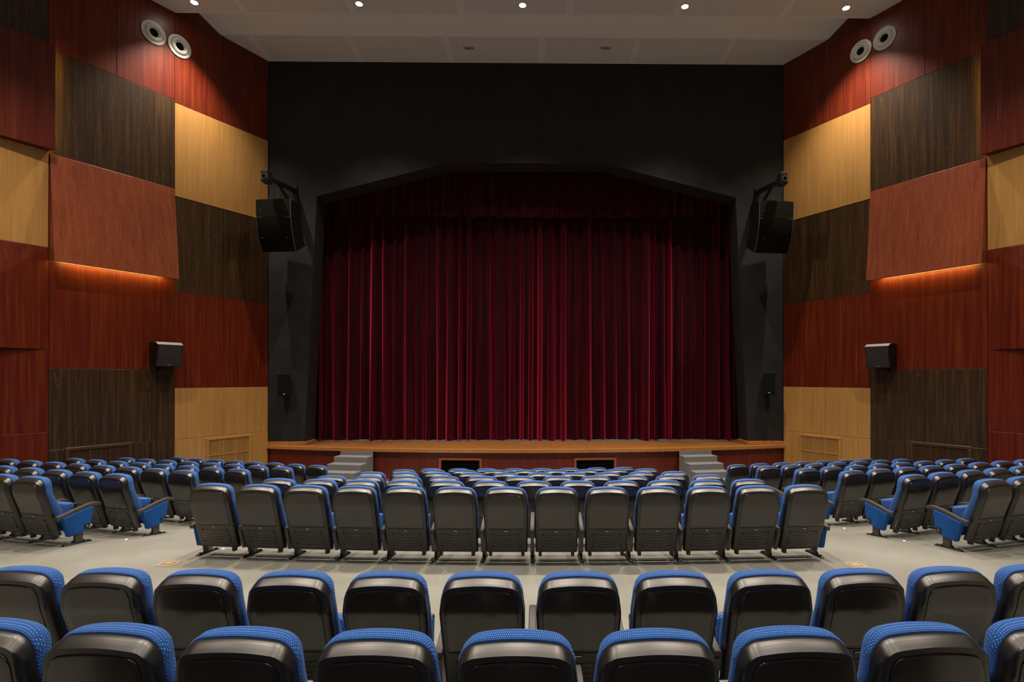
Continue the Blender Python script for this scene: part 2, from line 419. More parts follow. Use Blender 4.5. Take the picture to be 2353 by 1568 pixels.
# side walls: backing plus veneer panels
WALLS = {}
for side, nm in ((-1, 'wall_left'), (1, 'wall_right')):
    b = MB()
    p = [wp(side, YP + .5, 0, 0), wp(side, YS, 0, 0), wp(side, YS, 0, -.2), wp(side, YP + .5, 0, -.2)]
    q = Vector((wp(side, YS, 0).x, YB, 0)); q2 = Vector((q.x + side * .2, YB, 0))
    for ring in (p, [wp(side, YS, 0, 0), q, q2, wp(side, YS, 0, -.2)]):
        b.hexa([(v.x, v.y, -.3) for v in ring] + [(v.x, v.y, 13.6) for v in ring])
    WALLS[side] = b.obj(nm, RED, kind='structure')
def panel(side, Y0, Y1, z0, z1, mat, name='veneer_panel', th=.025, offs=(0, 0, 0, 0), gap=.007, label=None):
    # offs: extra distance from the wall at (Y0,z0) (Y1,z0) (Y1,z1) (Y0,z1)
    g = gap / 2; Ya, Yb = Y0 + g, Y1 - g; za, zb = z0 + g, z1 - g
    cs = [(Ya, za, offs[0]), (Yb, za, offs[1]), (Yb, zb, offs[2]), (Ya, zb, offs[3])]
    back = [wp(side, Y, z, .001 + o) for Y, z, o in cs]
    front = [wp(side, Y, z, .001 + o + th) for Y, z, o in cs]
    c = .004
    cf = [(Ya + c, za + c), (Yb - c, za + c), (Yb - c, zb - c), (Ya + c, zb - c)]
    face = [wp(side, Y, z, .001 + o[2] + th + .003) for (Y, z), o in zip(cf, cs)]
    m = MB(); i = 0
    m.add(back + front + face, [(0, 1, 2, 3), (8, 9, 10, 11)] + [(i, (i + 1) % 4, 4 + (i + 1) % 4, 4 + i) for i in range(4)] + [(4 + i, 4 + (i + 1) % 4, 8 + (i + 1) % 4, 8 + i) for i in range(4)])
    return m.obj(name, mat, WALLS[side], label=label)
C1, C2, C3, C4 = YP - .02, 14.22, 12.0, 9.8
Y1M, Y2M, Y3M = 15.32, 13.1, 10.9
for s in (-1, 1):
    zA, zB, zC = (10.10, 10.17, 10.20) if s < 0 else (10.19, 10.31, 10.36)
    # column next to the stage
    panel(s, C2, Y1M, zA, 11.9, RED); panel(s, Y1M, C1, zA, 11.9, RED)
    panel(s, C2, Y1M, 11.9, 13.3, RED); panel(s, Y1M, C1, 11.9, 13.3, RED)
    panel(s, C2, C1, 7.68, zA, BEECH, th=.03)
    panel(s, C2, Y1M, 5.2, 7.68, DARK); panel(s, Y1M, C1, 5.2, 7.68, DARK)
    panel(s, C2, Y1M, 2.7, 5.2, RED); panel(s, Y1M, C1, 2.7, 5.2, RED)
    panel(s, C2, Y1M, 1.36, 2.7, BEECH); panel(s, Y1M, C1, 1.36, 2.7, BEECH)
    panel(s, C2, Y1M, -.1, 1.36, BEECH); panel(s, Y1M, C1, -.1, 1.36, BEECH)
    # second column
    panel(s, C3, Y2M, zB, 13.3, RED); panel(s, Y2M, C2, zB, 13.3, RED)
    panel(s, C3, C2, 7.86, zB, DARK)
    panel(s, C3, Y2M, 3.17, 5.5, RED); panel(s, Y2M, C2, 3.17, 5.5, RED)
    panel(s, C3, C2, 5.5, 7.86, RED, th=.01)
    t = panel(s, C3 + .01, C2 - .01, 5.49, 7.86, TILT, 'tilted_panel', .035, (.24, .24, .02, .02), label='satin red panel leaning out over a warm light strip')
    m = MB(); m.hexa([wp(s, C3 + .2, 5.56, .195), wp(s, C2 - .2, 5.56, .195), wp(s, C2 - .2, 5.56, .205), wp(s, C3 + .2, 5.56, .205), wp(s, C3 + .2, 5.60, .19), wp(s, C2 - .2, 5.60, .19), wp(s, C2 - .2, 5.60, .20), wp(s, C3 + .2, 5.60, .20)])
    m.obj('led_strip', LED, t, label='glowing amber light strip')
    for Ya in (C3 + .015, C2 - .035):
        m = MB(); m.add([wp(s, Ya, 5.53, .012), wp(s, Ya, 5.50, .24), wp(s, Ya, 7.84, .022), wp(s, Ya + .02, 5.53, .012), wp(s, Ya + .02, 5.50, .24), wp(s, Ya + .02, 7.84, .022)], [(0, 1, 2), (5, 4, 3), (0, 3, 4, 1), (1, 4, 5, 2), (2, 5, 3, 0)])
        m.obj('side_return', TILT, t)
    panel(s, C3, Y2M, 1.38, 3.17, DARK); panel(s, Y2M, C2, 1.38, 3.17, DARK)
    panel(s, C3, Y2M, -.1, 1.38, DARK); panel(s, Y2M, C2, -.1, 1.38, DARK)
    # third column, running out of the picture
    panel(s, C4, C3, zC, 13.3, DARK)
    panel(s, C4, C3, 7.9, zC, RED, th=.01)
    t = panel(s, C4, C3 + .04, 7.9, zC - .03, RED, 'tilted_panel', .035, (.03, .22, .22, .03), label='red panel swung out at its stage side over a light strip')
    m = MB(); m.hexa([wp(s, C3 - .05, 8.0, .10), wp(s, C3 - .015, 8.0, .10), wp(s, C3 - .015, 8.0, .11), wp(s, C3 - .05, 8.0, .11), wp(s, C3 - .05, 10.1, .10), wp(s, C3 - .015, 10.1, .10), wp(s, C3 - .015, 10.1, .11), wp(s, C3 - .05, 10.1, .11)])
    m.obj('led_strip', LED2, t, label='glowing amber light strip')
    for za in (7.905, zC - .06):
        m = MB(); m.add([wp(s, C4 + .3, za, .012), wp(s, C3 - .01, za, .012), wp(s, C3 + .03, za, .215), wp(s, C4 + .3, za + .02, .012), wp(s, C3 - .01, za + .02, .012), wp(s, C3 + .03, za + .02, .215)], [(2, 1, 0), (3, 4, 5), (0, 1, 4, 3), (1, 2, 5, 4), (2, 0, 3, 5)])
        m.obj('edge_return', RED, t)
    panel(s, C4, C3, 5.8, 7.9, BEECH, offs=(.0, 0, .03, .03))
    panel(s, C4, C3, 3.58, 5.8, RED, offs=(.22, .0, .0, .0))
    panel(s, C4, C3, 1.78, 3.58, RED); panel(s, C4, C3, -.1, 1.78, RED)
    for z0, z1, mt in ((10.2, 13.3, RED), (7.9, 10.2, BEECH), (5.8, 7.9, DARK), (3.58, 5.8, BEECH), (.1, 3.58, RED)):
        panel(s, YS + .02, C4, z0, z1, mt)

# back of the hall, behind the camera
MB().box(XC - 14, XC + 14, YB - .2, YB, -.3, 13.6).obj('wall_back', RED, kind='structure')

# stage wall with its opening
arch = [(-6.35, 8.46), (-2.37, 9.48), (2.34, 9.48), (6.35, 8.46)]
bw = MB()
fn = lambda p, t: (XC + p[0], t, p[1])
YD = YP + .7
WX = HW + .3
def strip(poly): bw.prism(poly, fn, YP, YD)
strip([(-WX, 8.46), (-6.35, 8.46), (-6.72, STZ - .1), (-WX, STZ - .1)])
strip([(6.35, 8.46), (WX, 8.46), (WX, STZ - .1), (6.72, STZ - .1)])
strip([(-WX, 13.4), (-WX, 8.46), (-6.35, 8.46), (-2.37, 9.48), (-2.37, 13.4)][::-1])
strip([(-2.37, 13.4), (-2.37, 9.48), (2.34, 9.48), (2.34, 13.4)][::-1])
strip([(2.34, 13.4), (2.34, 9.48), (6.35, 8.46), (WX, 8.46), (WX, 13.4)][::-1])
bw.box(XC - WX, XC + WX, 21, 21.1, 0, 13); bw.box(XC - WX - .1, XC - WX, YD, 21, 0, 13); bw.box(XC + WX, XC + WX + .1, YD, 21, 0, 13); bw.box(XC - WX, XC + WX, YD, 21, 13, 13.1)
bw.obj('wall_stage', BLACKW, kind='structure')

# ceiling: a front soffit, a rising slope, then stepped flat bays towards the back
cl = MB()
def cslab(y0, z0, y1, z1, th=.12):
    hx = 14
    cl.hexa([(XC - hx, y0, z0), (XC + hx, y0, z0), (XC + hx, y1, z1), (XC - hx, y1, z1), (XC - hx, y0, z0 + th), (XC + hx, y0, z0 + th), (XC + hx, y1, z1 + th), (XC - hx, y1, z1 + th)])
cslab(15.2, 12.515, YP + .05, 12.515)
cslab(14.2, 13.05, 15.2, 12.515)
bays = [(10.4, 14.23), (5.9, 9.75), (1.4, 5.25), (YB - .1, .75)]
for a, b in bays:
    cslab(a, 12.44, b, 12.44)
    if a > YB: cslab(a - .95, 12.98, a, 12.44)
cl.box(XC - 14, XC + 14, YB - .2, YP + .5, 13.35, 13.5)
CEIL = cl.obj('ceiling', CEILW, kind='structure')
def cpanels(y0, y1, z, x_first, pitch, lo, hi):
    k = int((lo - x_first) // pitch)
    while x_first + k * pitch < hi:
        a = x_first + k * pitch + .10; b = a + pitch - .20
        MB().box(a, b, y0, y1, z - .012, z + .005).obj('ceiling_board', PERF, CEIL); k += 1
cpanels(15.30, 16.42, 12.515, at_z(1245, 110, 12.5).x, 2.72, -9, 8)
x2 = at_z(1310, 14, 12.43).x
for a, b in bays: cpanels(a + .1, b - .1, 12.44, x2, 2.80, -11.5, 10.8)

# downlights
def downlight(x, y, z, label, group, power=1.0):
    t = thing('ceiling_downlight', label, 'downlight', (x, y, z), 0, group)
    MB().lathe([(.115, 0), (.115, -.012), (.085, -.014), (.075, .0), (.07, .05)], seg=24).obj('trim_ring', WHITE, t, 40)
    MB().lathe([(.0, -.004), (.074, -.004), (.074, .004), (0, .004)], seg=20).obj('lamp_glass', LAMPE, t)
    l = bpy.data.lights.new('downlight_beam', 'SPOT'); l.energy = SPOT_W * power; l.color = LAMP_COL
    l.spot_size = math.radians(94); l.spot_blend = .9; l.shadow_soft_size = .07
    lo = bpy.data.objects.new('downlight_beam', l); COL.objects.link(lo); lo.parent = t; lo.location = (0, 0, -.03)
names5 = ['leftmost', 'second from left', 'middle', 'second from right', 'rightmost']
for k in range(5): downlight(-.41 + 4.13 * (k - 2), 13.8, 12.425, f'{names5[k]} of five round ceiling downlights above the stage front', 'ceiling downlights')
for r, (y, pw) in enumerate(((9.0, 1.45), (4.6, 1.0), (.2, .35), (-3.8, .15))):
    for k in range(-2, 3):
        downlight(-.41 + 4.13 * k, y, 12.425, f'{names5[k + 2]} downlight in the ceiling bay {["over the middle rows", "over the cross aisle", "over the camera", "behind the camera"][r]}', f'downlights row {r + 2}', pw)

# two ceiling sensors
for i, x in enumerate((1077, 1392)):
    p = at_z(x, 110, 12.5)
    t = thing('ceiling_fitting', f'small rectangular recessed ceiling fitting, {"left" if i == 0 else "right"} of the pair', 'ceiling fitting', (p.x, p.y, 12.5), 0, 'ceiling fittings')
    m = MB(); m.box(-.17, .17, -.09, -.075, -.016, .004); m.box(-.17, .17, .075, .09, -.016, .004); m.box(-.17, -.155, -.075, .075, -.016, .004); m.box(.155, .17, -.075, .075, -.016, .004)
    m.obj('frame', CEILW, t); MB().box(-.155, .155, -.075, .075, -.006, .002).obj('plate', plain('fitting plate %d' % i, (.30, .26, .2), .4), t); MB().lathe([(.02, -.02), (.02, 0)], seg=12, cap=True).obj('sensor_eye', SEAMM, t)

# ------------------------------------------------------------------ stage
st = MB(); us = [-HW - .1 + (2 * HW + .2) * i / 48 for i in range(49)]
poly = [(XC + u, arc_y(u)) for u in us] + [(XC + WX, 20.9), (XC - WX, 20.9)]
st.prism(poly, lambda p, t: (p[0], p[1], t), STZ - .06, STZ)
STAGE = st.obj('floor_stage', STAGEW, kind='structure')
def arcstrip(name, mat, y_off0, y_off1, z0, z1, parent, ua=-HW - .05, ub=HW + .05, n=48):
    m = MB(); us_ = [ua + (ub - ua) * i / n for i in range(n + 1)]
    m.sweep([(XC + u, arc_y(u), 0) for u in us_], [(z0, y_off0), (z0, y_off1), (z1, y_off1), (z1, y_off0)], Vector((0, 0, 1)))
    return m.obj(name, mat, parent)
# sweep's side vector points to the hall side (t x up), so positive offsets lie towards the audience
arcstrip('edge_nosing', EDGEW, -.1, .10, STZ - .085, STZ + .004, STAGE)
# skirt panels along the arc, with two vent openings
OP = [(-2.46, -1.30), (1.39, 2.53)]
edges = [-HW, -6.6, -4.4, -2.46, -1.30, .05, 1.39, 2.53, 4.4, 6.6, HW]
SK = arcstrip('wall_stage_skirt', SKIRT, -.06, -.05, -.2, STZ - .08, None); SK['kind'] = 'structure'
for a, b in zip(edges, edges[1:]):
    if (a, b) in OP:
        arcstrip('skirt_panel', SKIRT, -.05, -.01, .66, STZ - .085, SK, a + .003, b - .003, 6)
    else:
        arcstrip('skirt_panel', SKIRT, -.05, -.01, .06, STZ - .085, SK, a + .003, b - .003, 10)
arcstrip('baseboard_stage', ORANGE, -.05, .005, -.02, .06, None)['kind'] = 'structure'
for i, (a, b) in enumerate(OP):
    u = (a + b) / 2
    t = thing('stage_vent', f'dark vent opening with orange wood frame, {"left" if i == 0 else "right"} one in stage front', 'vent', (XC + u, arc_y(u), 0), 0, 'stage front vents')
    hw = (b - a) / 2
    an = math.asin(u / RARC)
    t.rotation_euler = (0, 0, an)
    m = MB(); m.cbox(-hw - .04, hw + .04, -.03, .04, .62, .68, .006); m.cbox(-hw - .04, -hw + .03, -.03, .04, .06, .62, .006); m.cbox(hw - .03, hw + .04, -.03, .04, .06, .62, .006)
    m.obj('frame', ORANGE, t)
    m = MB(); m.box(-hw, hw, .035, .045, .06, .63); m.obj('backing', HOLE, t)
    for k in range(7):
        z = .11 + k * .075
        MB().hexa([(-hw + .03, .0, z), (hw - .03, .0, z), (hw - .03, .03, z + .02), (-hw + .03, .03, z + .02), (-hw + .03, .0, z + .008), (hw - .03, .0, z + .008), (hw - .03, .03, z + .028), (-hw + .03, .03, z + .028)]).obj('slat', HOLE, t)
# pier base mouldings
for s in (-1, 1):
    m = MB()
    x0, x1 = XC + s * 6.70, XC + s * (HW + .02)
    m.cbox(min(x0, x1), max(x0, x1), YP - .035, YP + .0, STZ + .002, STZ + .115, .006)
    xa, xb = XC + s * 6.67, XC + s * 6.72
    m.cbox(min(xa, xb), max(xa, xb), YP - .035, YD, STZ + .002, STZ + .115, .006)
    m.obj('trim_1' if s < 0 else 'trim_2', EDGEW, kind='structure')

# carpeted steps
for s, wd in ((-1, 'left'), (1, 'right')):
    u = s * 4.9; an = math.asin(u / RARC)
    t = thing('stage_steps', f'grey carpeted steps up to the {wd} end of the stage', 'steps', (XC + u, arc_y(u) - .09, 0), an, 'stage steps')
    zs = [.83, .735, .575, .41, .245, .08]; d = .355
    m = MB(); m.box(-.5, .5, -.02, .0, 0, .845); m.obj('top_riser', CARPET, t)
    for i, z in enumerate(zs[1:]):
        m = MB(); m.cbox(-.5, .5, -d * (i + 1) - .02, -d * i - .02, -.02, z, .008); m.obj('step', CARPET, t)

# curtain and valance
def fold_table(x0, x1, wmin, wmax, seed):
    rn = random.Random(seed); xs = [x0]; amp = []
    while xs[-1] < x1: xs.append(xs[-1] + rn.uniform(wmin, wmax)); amp.append(rn.uniform(.35, 1.0))
    return xs, amp
def cloth(name, x0, x1, ztop, zbot, y, A, wmin, wmax, seed, label, cat, step=.022, nz=10, hem=.02):
    xs, amp = fold_table(x0, x1, wmin, wmax, seed); rn = random.Random(seed + 1)
    ph = [rn.uniform(0, 6.3) for _ in xs]; hm = [rn.uniform(0, hem) for _ in xs]
    n = int((x1 - x0) / step); m = MB(); fi = 0
    cols = []
    for i in range(n + 1):
        x = x0 + (x1 - x0) * i / n
        while fi < len(amp) - 1 and x > xs[fi + 1]: fi += 1
        t = (x - xs[fi]) / (xs[fi + 1] - xs[fi]); cols.append((x, fi, t))
    def pt(a, b):
        i = round(a * n); x, k, t = cols[i]; 
        zz = zbot + hm[k] * math.sin(PI * t) + (ztop - zbot - hm[k] * math.sin(PI * t)) * b
        e = (math.sin(PI * t) ** (1.4 + 2.2 * ((k * 7) % 5) / 4)) * (.82 + .18 * math.sin(PI * t)) - .10 * math.sin(2 * PI * (2 + k % 2) * t + ph[k]) * math.sin(PI * t)
        gather = 1.0 - .62 * b if name == 'stage_curtain' else 1.0 - .25 * b
        dy = -A * amp[k] * e * gather - .018 * math.sin(t * 9 + ph[k]) * (1 - .5 * b) - .012 * math.sin(x * 31 + b * 2.0)
        dx = .03 * math.sin(ph[k] + b * 2.2) * (1 - b) 
        return (x + dx, y + dy, zz)
    m.grid(pt, n, nz)
    o = m.obj(name, VELVET, None, smooth=80, weld=False, label=label, category=cat)
    return o
cloth('stage_curtain', XC - 7.6, XC + 7.6, 9.9, STZ + .012, 17.82, .42, .13, .48, 3, 'tall pleated crimson velvet curtain closed across the stage', 'curtain', hem=.035)
cloth('valance', XC - 7.4, XC + 7.4, 10.0, 8.10, 17.50, .19, .16, .5, 11, 'short crimson velvet valance along the top of the stage opening', 'valance', nz=5, hem=.05)
bl = bpy.data.lights.new('backstage_light', 'AREA'); bl.energy = 1000; bl.color = (.05, .26, 1.0); bl.shape = 'RECTANGLE'; bl.size = 13; bl.size_y = .5
bo = bpy.data.objects.new('backstage_light', bl); COL.objects.link(bo); bo.location = (XC, 18.9, 3.2)

# ------------------------------------------------------------------ chairs
def sp_(v, w): return w * math.log1p(math.exp(max(-40, min(40, v / w))))
def yr(z):                       # rear face profile of the backrest, bent at shoulder height
    zk = .745
    return -.23 - .328 * (z - .15) + (.328 - .045) * sp_(z - zk, .010)
def whalf(z, extra=0.0):
    k = min(1, max(0, (z - .15) / .6)); a = .255 + .014 * k
    if z > .745: a -= .027 * (z - .745) / .21
    return a + extra
def ztop(x, w, top, arch, r):
    ax = abs(x); d = arch * (ax / w) ** 2
    if ax > w - r:
        q = min(1, (ax - (w - r)) / r); d += r - r * math.sqrt(max(0, 1 - q * q))
    return top - d
UVS = {}
def sheet(m, zb, top, arch, cr, extra, off, rim, rimtop, rear=True, nu=22, zs=None, extra_off=None, rimbot=0.0, depth=None, uv0=0.0):
    """grid following the backrest profile; off = distance in front of the rear face; edges roll away by the rim radii
    (depth: the top edge is a sloping facet of that depth instead of a round)"""
    ucols = [math.sin((i / nu - .5) * PI) * .25 + (i / nu * 2 - 1) * .75 for i in range(nu + 1)]
    if zs is None: zs = [0, .02, .05, .12, .25, .4, .55, .66, .7, .72, .735, .745, .755, .77, .79, .82, .86, .9, .93, .95, .962, .972, .982, .991, 1]
    def pt(a, b):
        i = round(a * nu); j = round(b * (len(zs) - 1)); u = ucols[i]
        wm = whalf(.9, extra)
        zt = ztop(u * wm, wm, top, arch, cr); z = zb + zs[j] * (zt - zb)
        w_ = whalf(z, extra); x = u * w_
        es = w_ - abs(x); et = zt - z; eb = z - zb; o = 0
        rnd = lambda e, r: r * (1 - math.sqrt(max(0, 1 - ((r - e) / r) ** 2))) if e < r else 0.0
        if rim: o = rnd(es, rim)
        if rimtop:
            o2 = rnd(et, rimtop) if not depth else (depth * ((rimtop - et) / rimtop) ** 1.12 if et < rimtop else 0.0)
            o = min(math.hypot(o, o2), max(rim, depth or rimtop))
        if rimbot: o = min(math.hypot(o, rnd(eb, rimbot)), max(rim, rimbot))
        y = yr(z) + off + (o if rear else -o)
        if extra_off: y += extra_off(x / w_, z)
        return (x, y, z)
    n0 = len(m.v); nv = len(zs) - 1; m.grid(pt, nu, nv)
    for i in range(nu + 1):                       # running length down each column, for the weave
        acc = uv0; prev = None
        for j in range(nv, -1, -1):
            p = Vector(m.v[n0 + j * (nu + 1) + i])
            if prev is not None: acc += (p - prev).length * (1 if rear else -1)
            UVS[tuple(round(q, 4) for q in p)] = (p.x, acc); prev = p
    return n0, nu, nv
def closed_sheet(zb, top, arch, cr, extra, off0, off1, rim0, rimtop0, rim1, rimtop1, bulge=None, nu=26, rb0=0, rb1=0, depth0=None):
    m = MB()
    a, nu_, nv = sheet(m, zb, top, arch, cr, extra, off0, rim0, rimtop0, True, nu, rimbot=rb0, depth=depth0)
    b, _, _ = sheet(m, zb, top, arch, cr, extra, off1, rim1, rimtop1, False, nu, extra_off=bulge, rimbot=rb1, uv0=-(off1 - off0 - rimtop0 - rimtop1))
    W = nu_ + 1
    ring = [j for j in range(W)] + [r * W + nu_ for r in range(1, nv + 1)] + [nv * W + i for i in range(nu_ - 1, -1, -1)] + [r * W for r in range(nv - 1, 0, -1)]
    for k in range(len(ring)):
        p, q = ring[k], ring[(k + 1) % len(ring)]; m.f.append((a + p, a + q, b + q, b + p))
    return m
uvc = lambda c: (c.x, c.z - c.y)
def uvd(c): return UVS.get((round(c.x, 4), round(c.y, 4), round(c.z, 4)), (c.x, c.z))
uvs = lambda c: (c.y, c.z)
ME = {}
ME['back_shell'] = closed_sheet(.15, .958, .024, .070, 0, 0, .080, .024, .030, .006, .006, depth0=.052).mesh('back_shell', PLAST, 50)
def cush(u, z):
    k = max(0, 1 - abs(u) ** 3)
    return .028 * k * (1 if z > .5 else max(.3, (z - .3) / .2)) + .05 * math.exp(-((z - .50) / .13) ** 2) * (.5 + .5 * k) + .015 * math.exp(-((z - .86) / .07) ** 2) * k
ME['back_cushion'] = closed_sheet(.34, .974, .024, .080, .003, .072, .162, .012, .016, .046, .050, cush, rb1=.03).mesh('back_cushion', FABRIC, 60, uvd)
def plate(zb, top, arch, cr, extra, raise_, rim=.004, nu=18):
    m = MB(); sheet(m, zb, top, arch, cr, extra, -raise_, rim, rim, True, nu, rimbot=rim)
    n1 = len(m.v)
    b, nu_, nv = sheet(m, zb, top, arch, cr, extra, .004, 0, 0, True, nu)
    W = nu_ + 1; a = 0
    ring = [j for j in range(W)] + [r * W + nu_ for r in range(1, nv + 1)] + [nv * W + i for i in range(nu_ - 1, -1, -1)] + [r * W for r in range(nv - 1, 0, -1)]
    for k in range(len(ring)):
        p, q = ring[k], ring[(k + 1) % len(ring)]; m.f.append((a + p, a + q, b + q, b + p))
    return m
ME['panel_seam'] = plate(.455, .9015, .020, .050, -.0405, .0012, .0005).mesh('panel_seam', SEAMM, 50)
ME['back_panel'] = plate(.463, .899, .020, .048, -.043, .0060, .003).mesh('back_panel', PANELP, 50)
for k in range(5):
    m = MB()
    def slat_fn(a, b): 
        bb = [0, .03, .09, .88, .94, .95][round(b * 5)]
        u = a * 2 - 1; hwid = .178; z = .398 - .040 * k - .040 * bb + .024 * u * u - .024
        return (u * hwid, yr(z) - (.0035 if 1 <= round(b * 5) <= 4 else -.001), z)
    m.grid(slat_fn, 10, 5)
    ME['slat%d' % k] = m.mesh('slat', PANELP, 40)
m = MB()
for x in (-.165, .165):
    for z in (.385, .235):
        m.lathe([(0, .0105), (.006, .0105), (.006, -.004)], Matrix.Translation((x, yr(z), z)) @ Matrix.Rotation(PI / 2 + .31, 4, 'X'), 8)
ME['screws'] = m.mesh('screws', SEAMM)
RT = Matrix.Rotation(PI / 2 + .31, 4, 'X')
m = MB(); z = .432
mt = Matrix.Translation((0, yr(z), z)) @ RT
pts = [(.019 + .009 * math.cos(a), .009 * math.sin(a)) for a in [(-.5 + i / 8) * PI for i in range(9)]] + [(-.019 + .009 * math.cos(a), .009 * math.sin(a)) for a in [(.5 + i / 8) * PI for i in range(9)]]
m.prism(pts, lambda p, t: mt @ Vector((p[0], p[1], t)), -.004, .003)
ME['number_plate'] = m.mesh('number_plate', SEAMM)
m = MB()
for k in (-1, 0, 1): m.lathe([(0, .0045), (.0062, .0045), (.0062, .002)], mt @ Matrix.Translation((k * .0145, 0, 0)), 10)
ME['number_dots'] = m.mesh('number_dots', DOTW)
# tipped-up seat
def tilt(p):
    a = math.radians(-9); y, z = p.y, p.z - .2
    return Vector((p.x, y * math.cos(a) - z * math.sin(a) - .02, y * math.sin(a) + z * math.cos(a) + .2))
m = MB(); m.rbox(-.228, .228, -.085, .0, .17, .56, .042, 4, lambda p: tilt(p)); ME['seat_cushion'] = m.mesh('seat_cushion', FABRIC, 60, uvc)
m = MB(); m.rbox(-.222, .222, -.008, .032, .18, .554, .02, 3, lambda p: tilt(p)); ME['seat_shell'] = m.mesh('seat_shell', PLAST, 50)
# armrest between neighbours, local x = 0
arm_pts = [(0, -.275, .406), (0, -.22, .415), (0, -.15, .432), (0, -.05, .463), (0, .06, .492), (0, .15, .507), (0, .21, .508), (0, .25, .500), (0, .27, .486)]
def armprof(f):
    def q(t): 
        s_ = 1.0 if t < .86 else 1 - (t - .86) * 2.0
        return (f[0], f[1] * s_)
    return q
sec = [(-.0265, -.018), (-.021, -.027), (.021, -.027), (.0265, -.018), (.0265, .016), (.021, .025), (-.021, .025), (-.0265, .016)]
m = MB(); m.sweep(arm_pts, [armprof(p) for p in sec]); ME['armrest'] = m.mesh('armrest', ARMM, 40)
m = MB()
sd = [(-.285, .385), (.12, .47), (.10, .16), (-.20, .14)]
m.prism(sd, lambda p, t: (t, p[0], p[1]), -.018, .018); ME['side_support'] = m.mesh('side_support', METALG)
m = MB(); m.cbox(-.024, .024, -.045, .055, .02, .2, .005); ME['leg'] = m.mesh('leg', METALG)
m = MB()
m.hexa([(-.028, -.20, 0), (.028, -.20, 0), (.028, .17, 0), (-.028, .17, 0), (-.014, -.18, .018), (.014, -.18, .018), (.014, .15, .024), (-.014, .15, .024)])
m.hexa([(-.018, -.10, .0), (.018, -.10, .0), (.018, .10, .0), (-.018, .10, .0), (-.016, -.06, .045), (.016, -.06, .045), (.016, .07, .045), (-.016, .07, .045)])
m.lathe([(0, .034), (.012, .03), (.012, .01)], Matrix.Translation((0, -.155, 0)), 10)
ME['foot'] = m.mesh('foot', METALB)
m = MB(); m.cbox(-.02, .02, -.03, .03, -.03, .03, .005); ME['bracket'] = m.mesh('hinge_bracket', METALB)
# upholstered end panel, local x = 0 is its middle
ep = [(-.215, .395), (-.05, .44), (.08, .472), (.165, .488), (.168, .45), (.150, .30), (.120, .205), (.085, .172), (-.02, .150), (-.135, .125), (-.150, .132)]
m = MB()
n = len(ep); cxp = sum(p[0] for p in ep) / n; czp = sum(p[1] for p in ep) / n
def inset(p, k): return (p[0] + (cxp - p[0]) * k, p[1] + (czp - p[1]) * k)
rings = []
for t_, k in ((-.034, .05), (-.027, .0), (.027, .0), (.034, .05)): rings.append([(t_, *inset(p, k)) for p in ep])
vs_ = [v for r in rings for v in r]; fs_ = [tuple(range(n)), tuple(range(4 * n - 1, 3 * n - 1, -1))]
for r in range(3):
    for i in range(n): j = (i + 1) % n; fs_.append((r * n + j, r * n + i, (r + 1) * n + i, (r + 1) * n + j))
m.add(vs_, fs_); ME['end_panel'] = m.mesh('end_panel', WEAVE, 40, uvs)
m = MB(); m.lathe([(0, .010), (.016, .012), (.028, .012), (.038, .006), (.039, -.006)], Matrix.Rotation(PI / 2, 4, 'Y'), 20); ME['row_badge'] = m.mesh('row_badge', METALB, 30)
def digit(n_):
    c = bpy.data.curves.new('digit', 'FONT'); c.body = str(n_); c.size = .046; c.align_x = 'CENTER'; c.align_y = 'CENTER'; c.extrude = .001
    o = bpy.data.objects.new('digit', c); COL.objects.link(o)
    me = bpy.data.meshes.new_from_object(o); bpy.data.objects.remove(o, do_unlink=True)
    me.transform(Matrix.Rotation(PI / 2, 4, 'Z') @ Matrix.Rotation(PI / 2, 4, 'X')); me.materials.clear(); me.materials.append(CHROME)
    return me
DIG = {}

def chair(loc, rz, label, group, full, last=False, first_end=False, last_end=False, rowno=None, tilt_=0.0):
    t = thing('auditorium_chair', label, 'chair', loc, rz, group)
    P = lambda nm, key, par=t, loc=None: place(nm, ME[key], par, loc)
    sh = P('back_shell', 'back_shell')
    P('panel_seam', 'panel_seam'); P('back_panel', 'back_panel'); P('back_cushion', 'back_cushion'); P('seat_cushion', 'seat_cushion'); P('seat_shell', 'seat_shell')
    if full:
        for k in range(5): P('slat', 'slat%d' % k)
        P('screws', 'screws')['kind'] = 'stuff'; np_ = P('number_plate', 'number_plate'); P('number_dots', 'number_dots', np_)['kind'] = 'stuff'
        for sx in (-.2, .2): P('hinge_bracket', 'bracket', t, (sx, -.21, .13))
    for sx, use, end in ((-PITCH / 2, True, first_end), (PITCH / 2, last, last_end)):
        if not use: continue
        e = -.042 if sx < 0 else .042
        P('armrest', 'armrest', t, (sx + (e if end else 0), 0, 0))
        P('leg', 'leg', t, (sx + (e * .5 if end else 0), 0, 0)); P('foot', 'foot', t, (sx + (e * .5 if end else 0), 0, 0)).rotation_euler = (tilt_, 0, 0)
        if end:
            ed = P('end_panel', 'end_panel', t, (sx + e, 0, 0))
            if full and rowno:
                q = 1 if sx > 0 else -1
                bd = place('row_badge', ME['row_badge'], ed, (q * .034, .080, .228), 0 if q > 0 else PI)
                if rowno not in DIG: DIG[rowno] = digit(rowno)
                place('row_number', DIG[rowno], bd, (.0125, 0, 0))
        else: P('side_support', 'side_support', t, (sx, 0, 0))
    return t

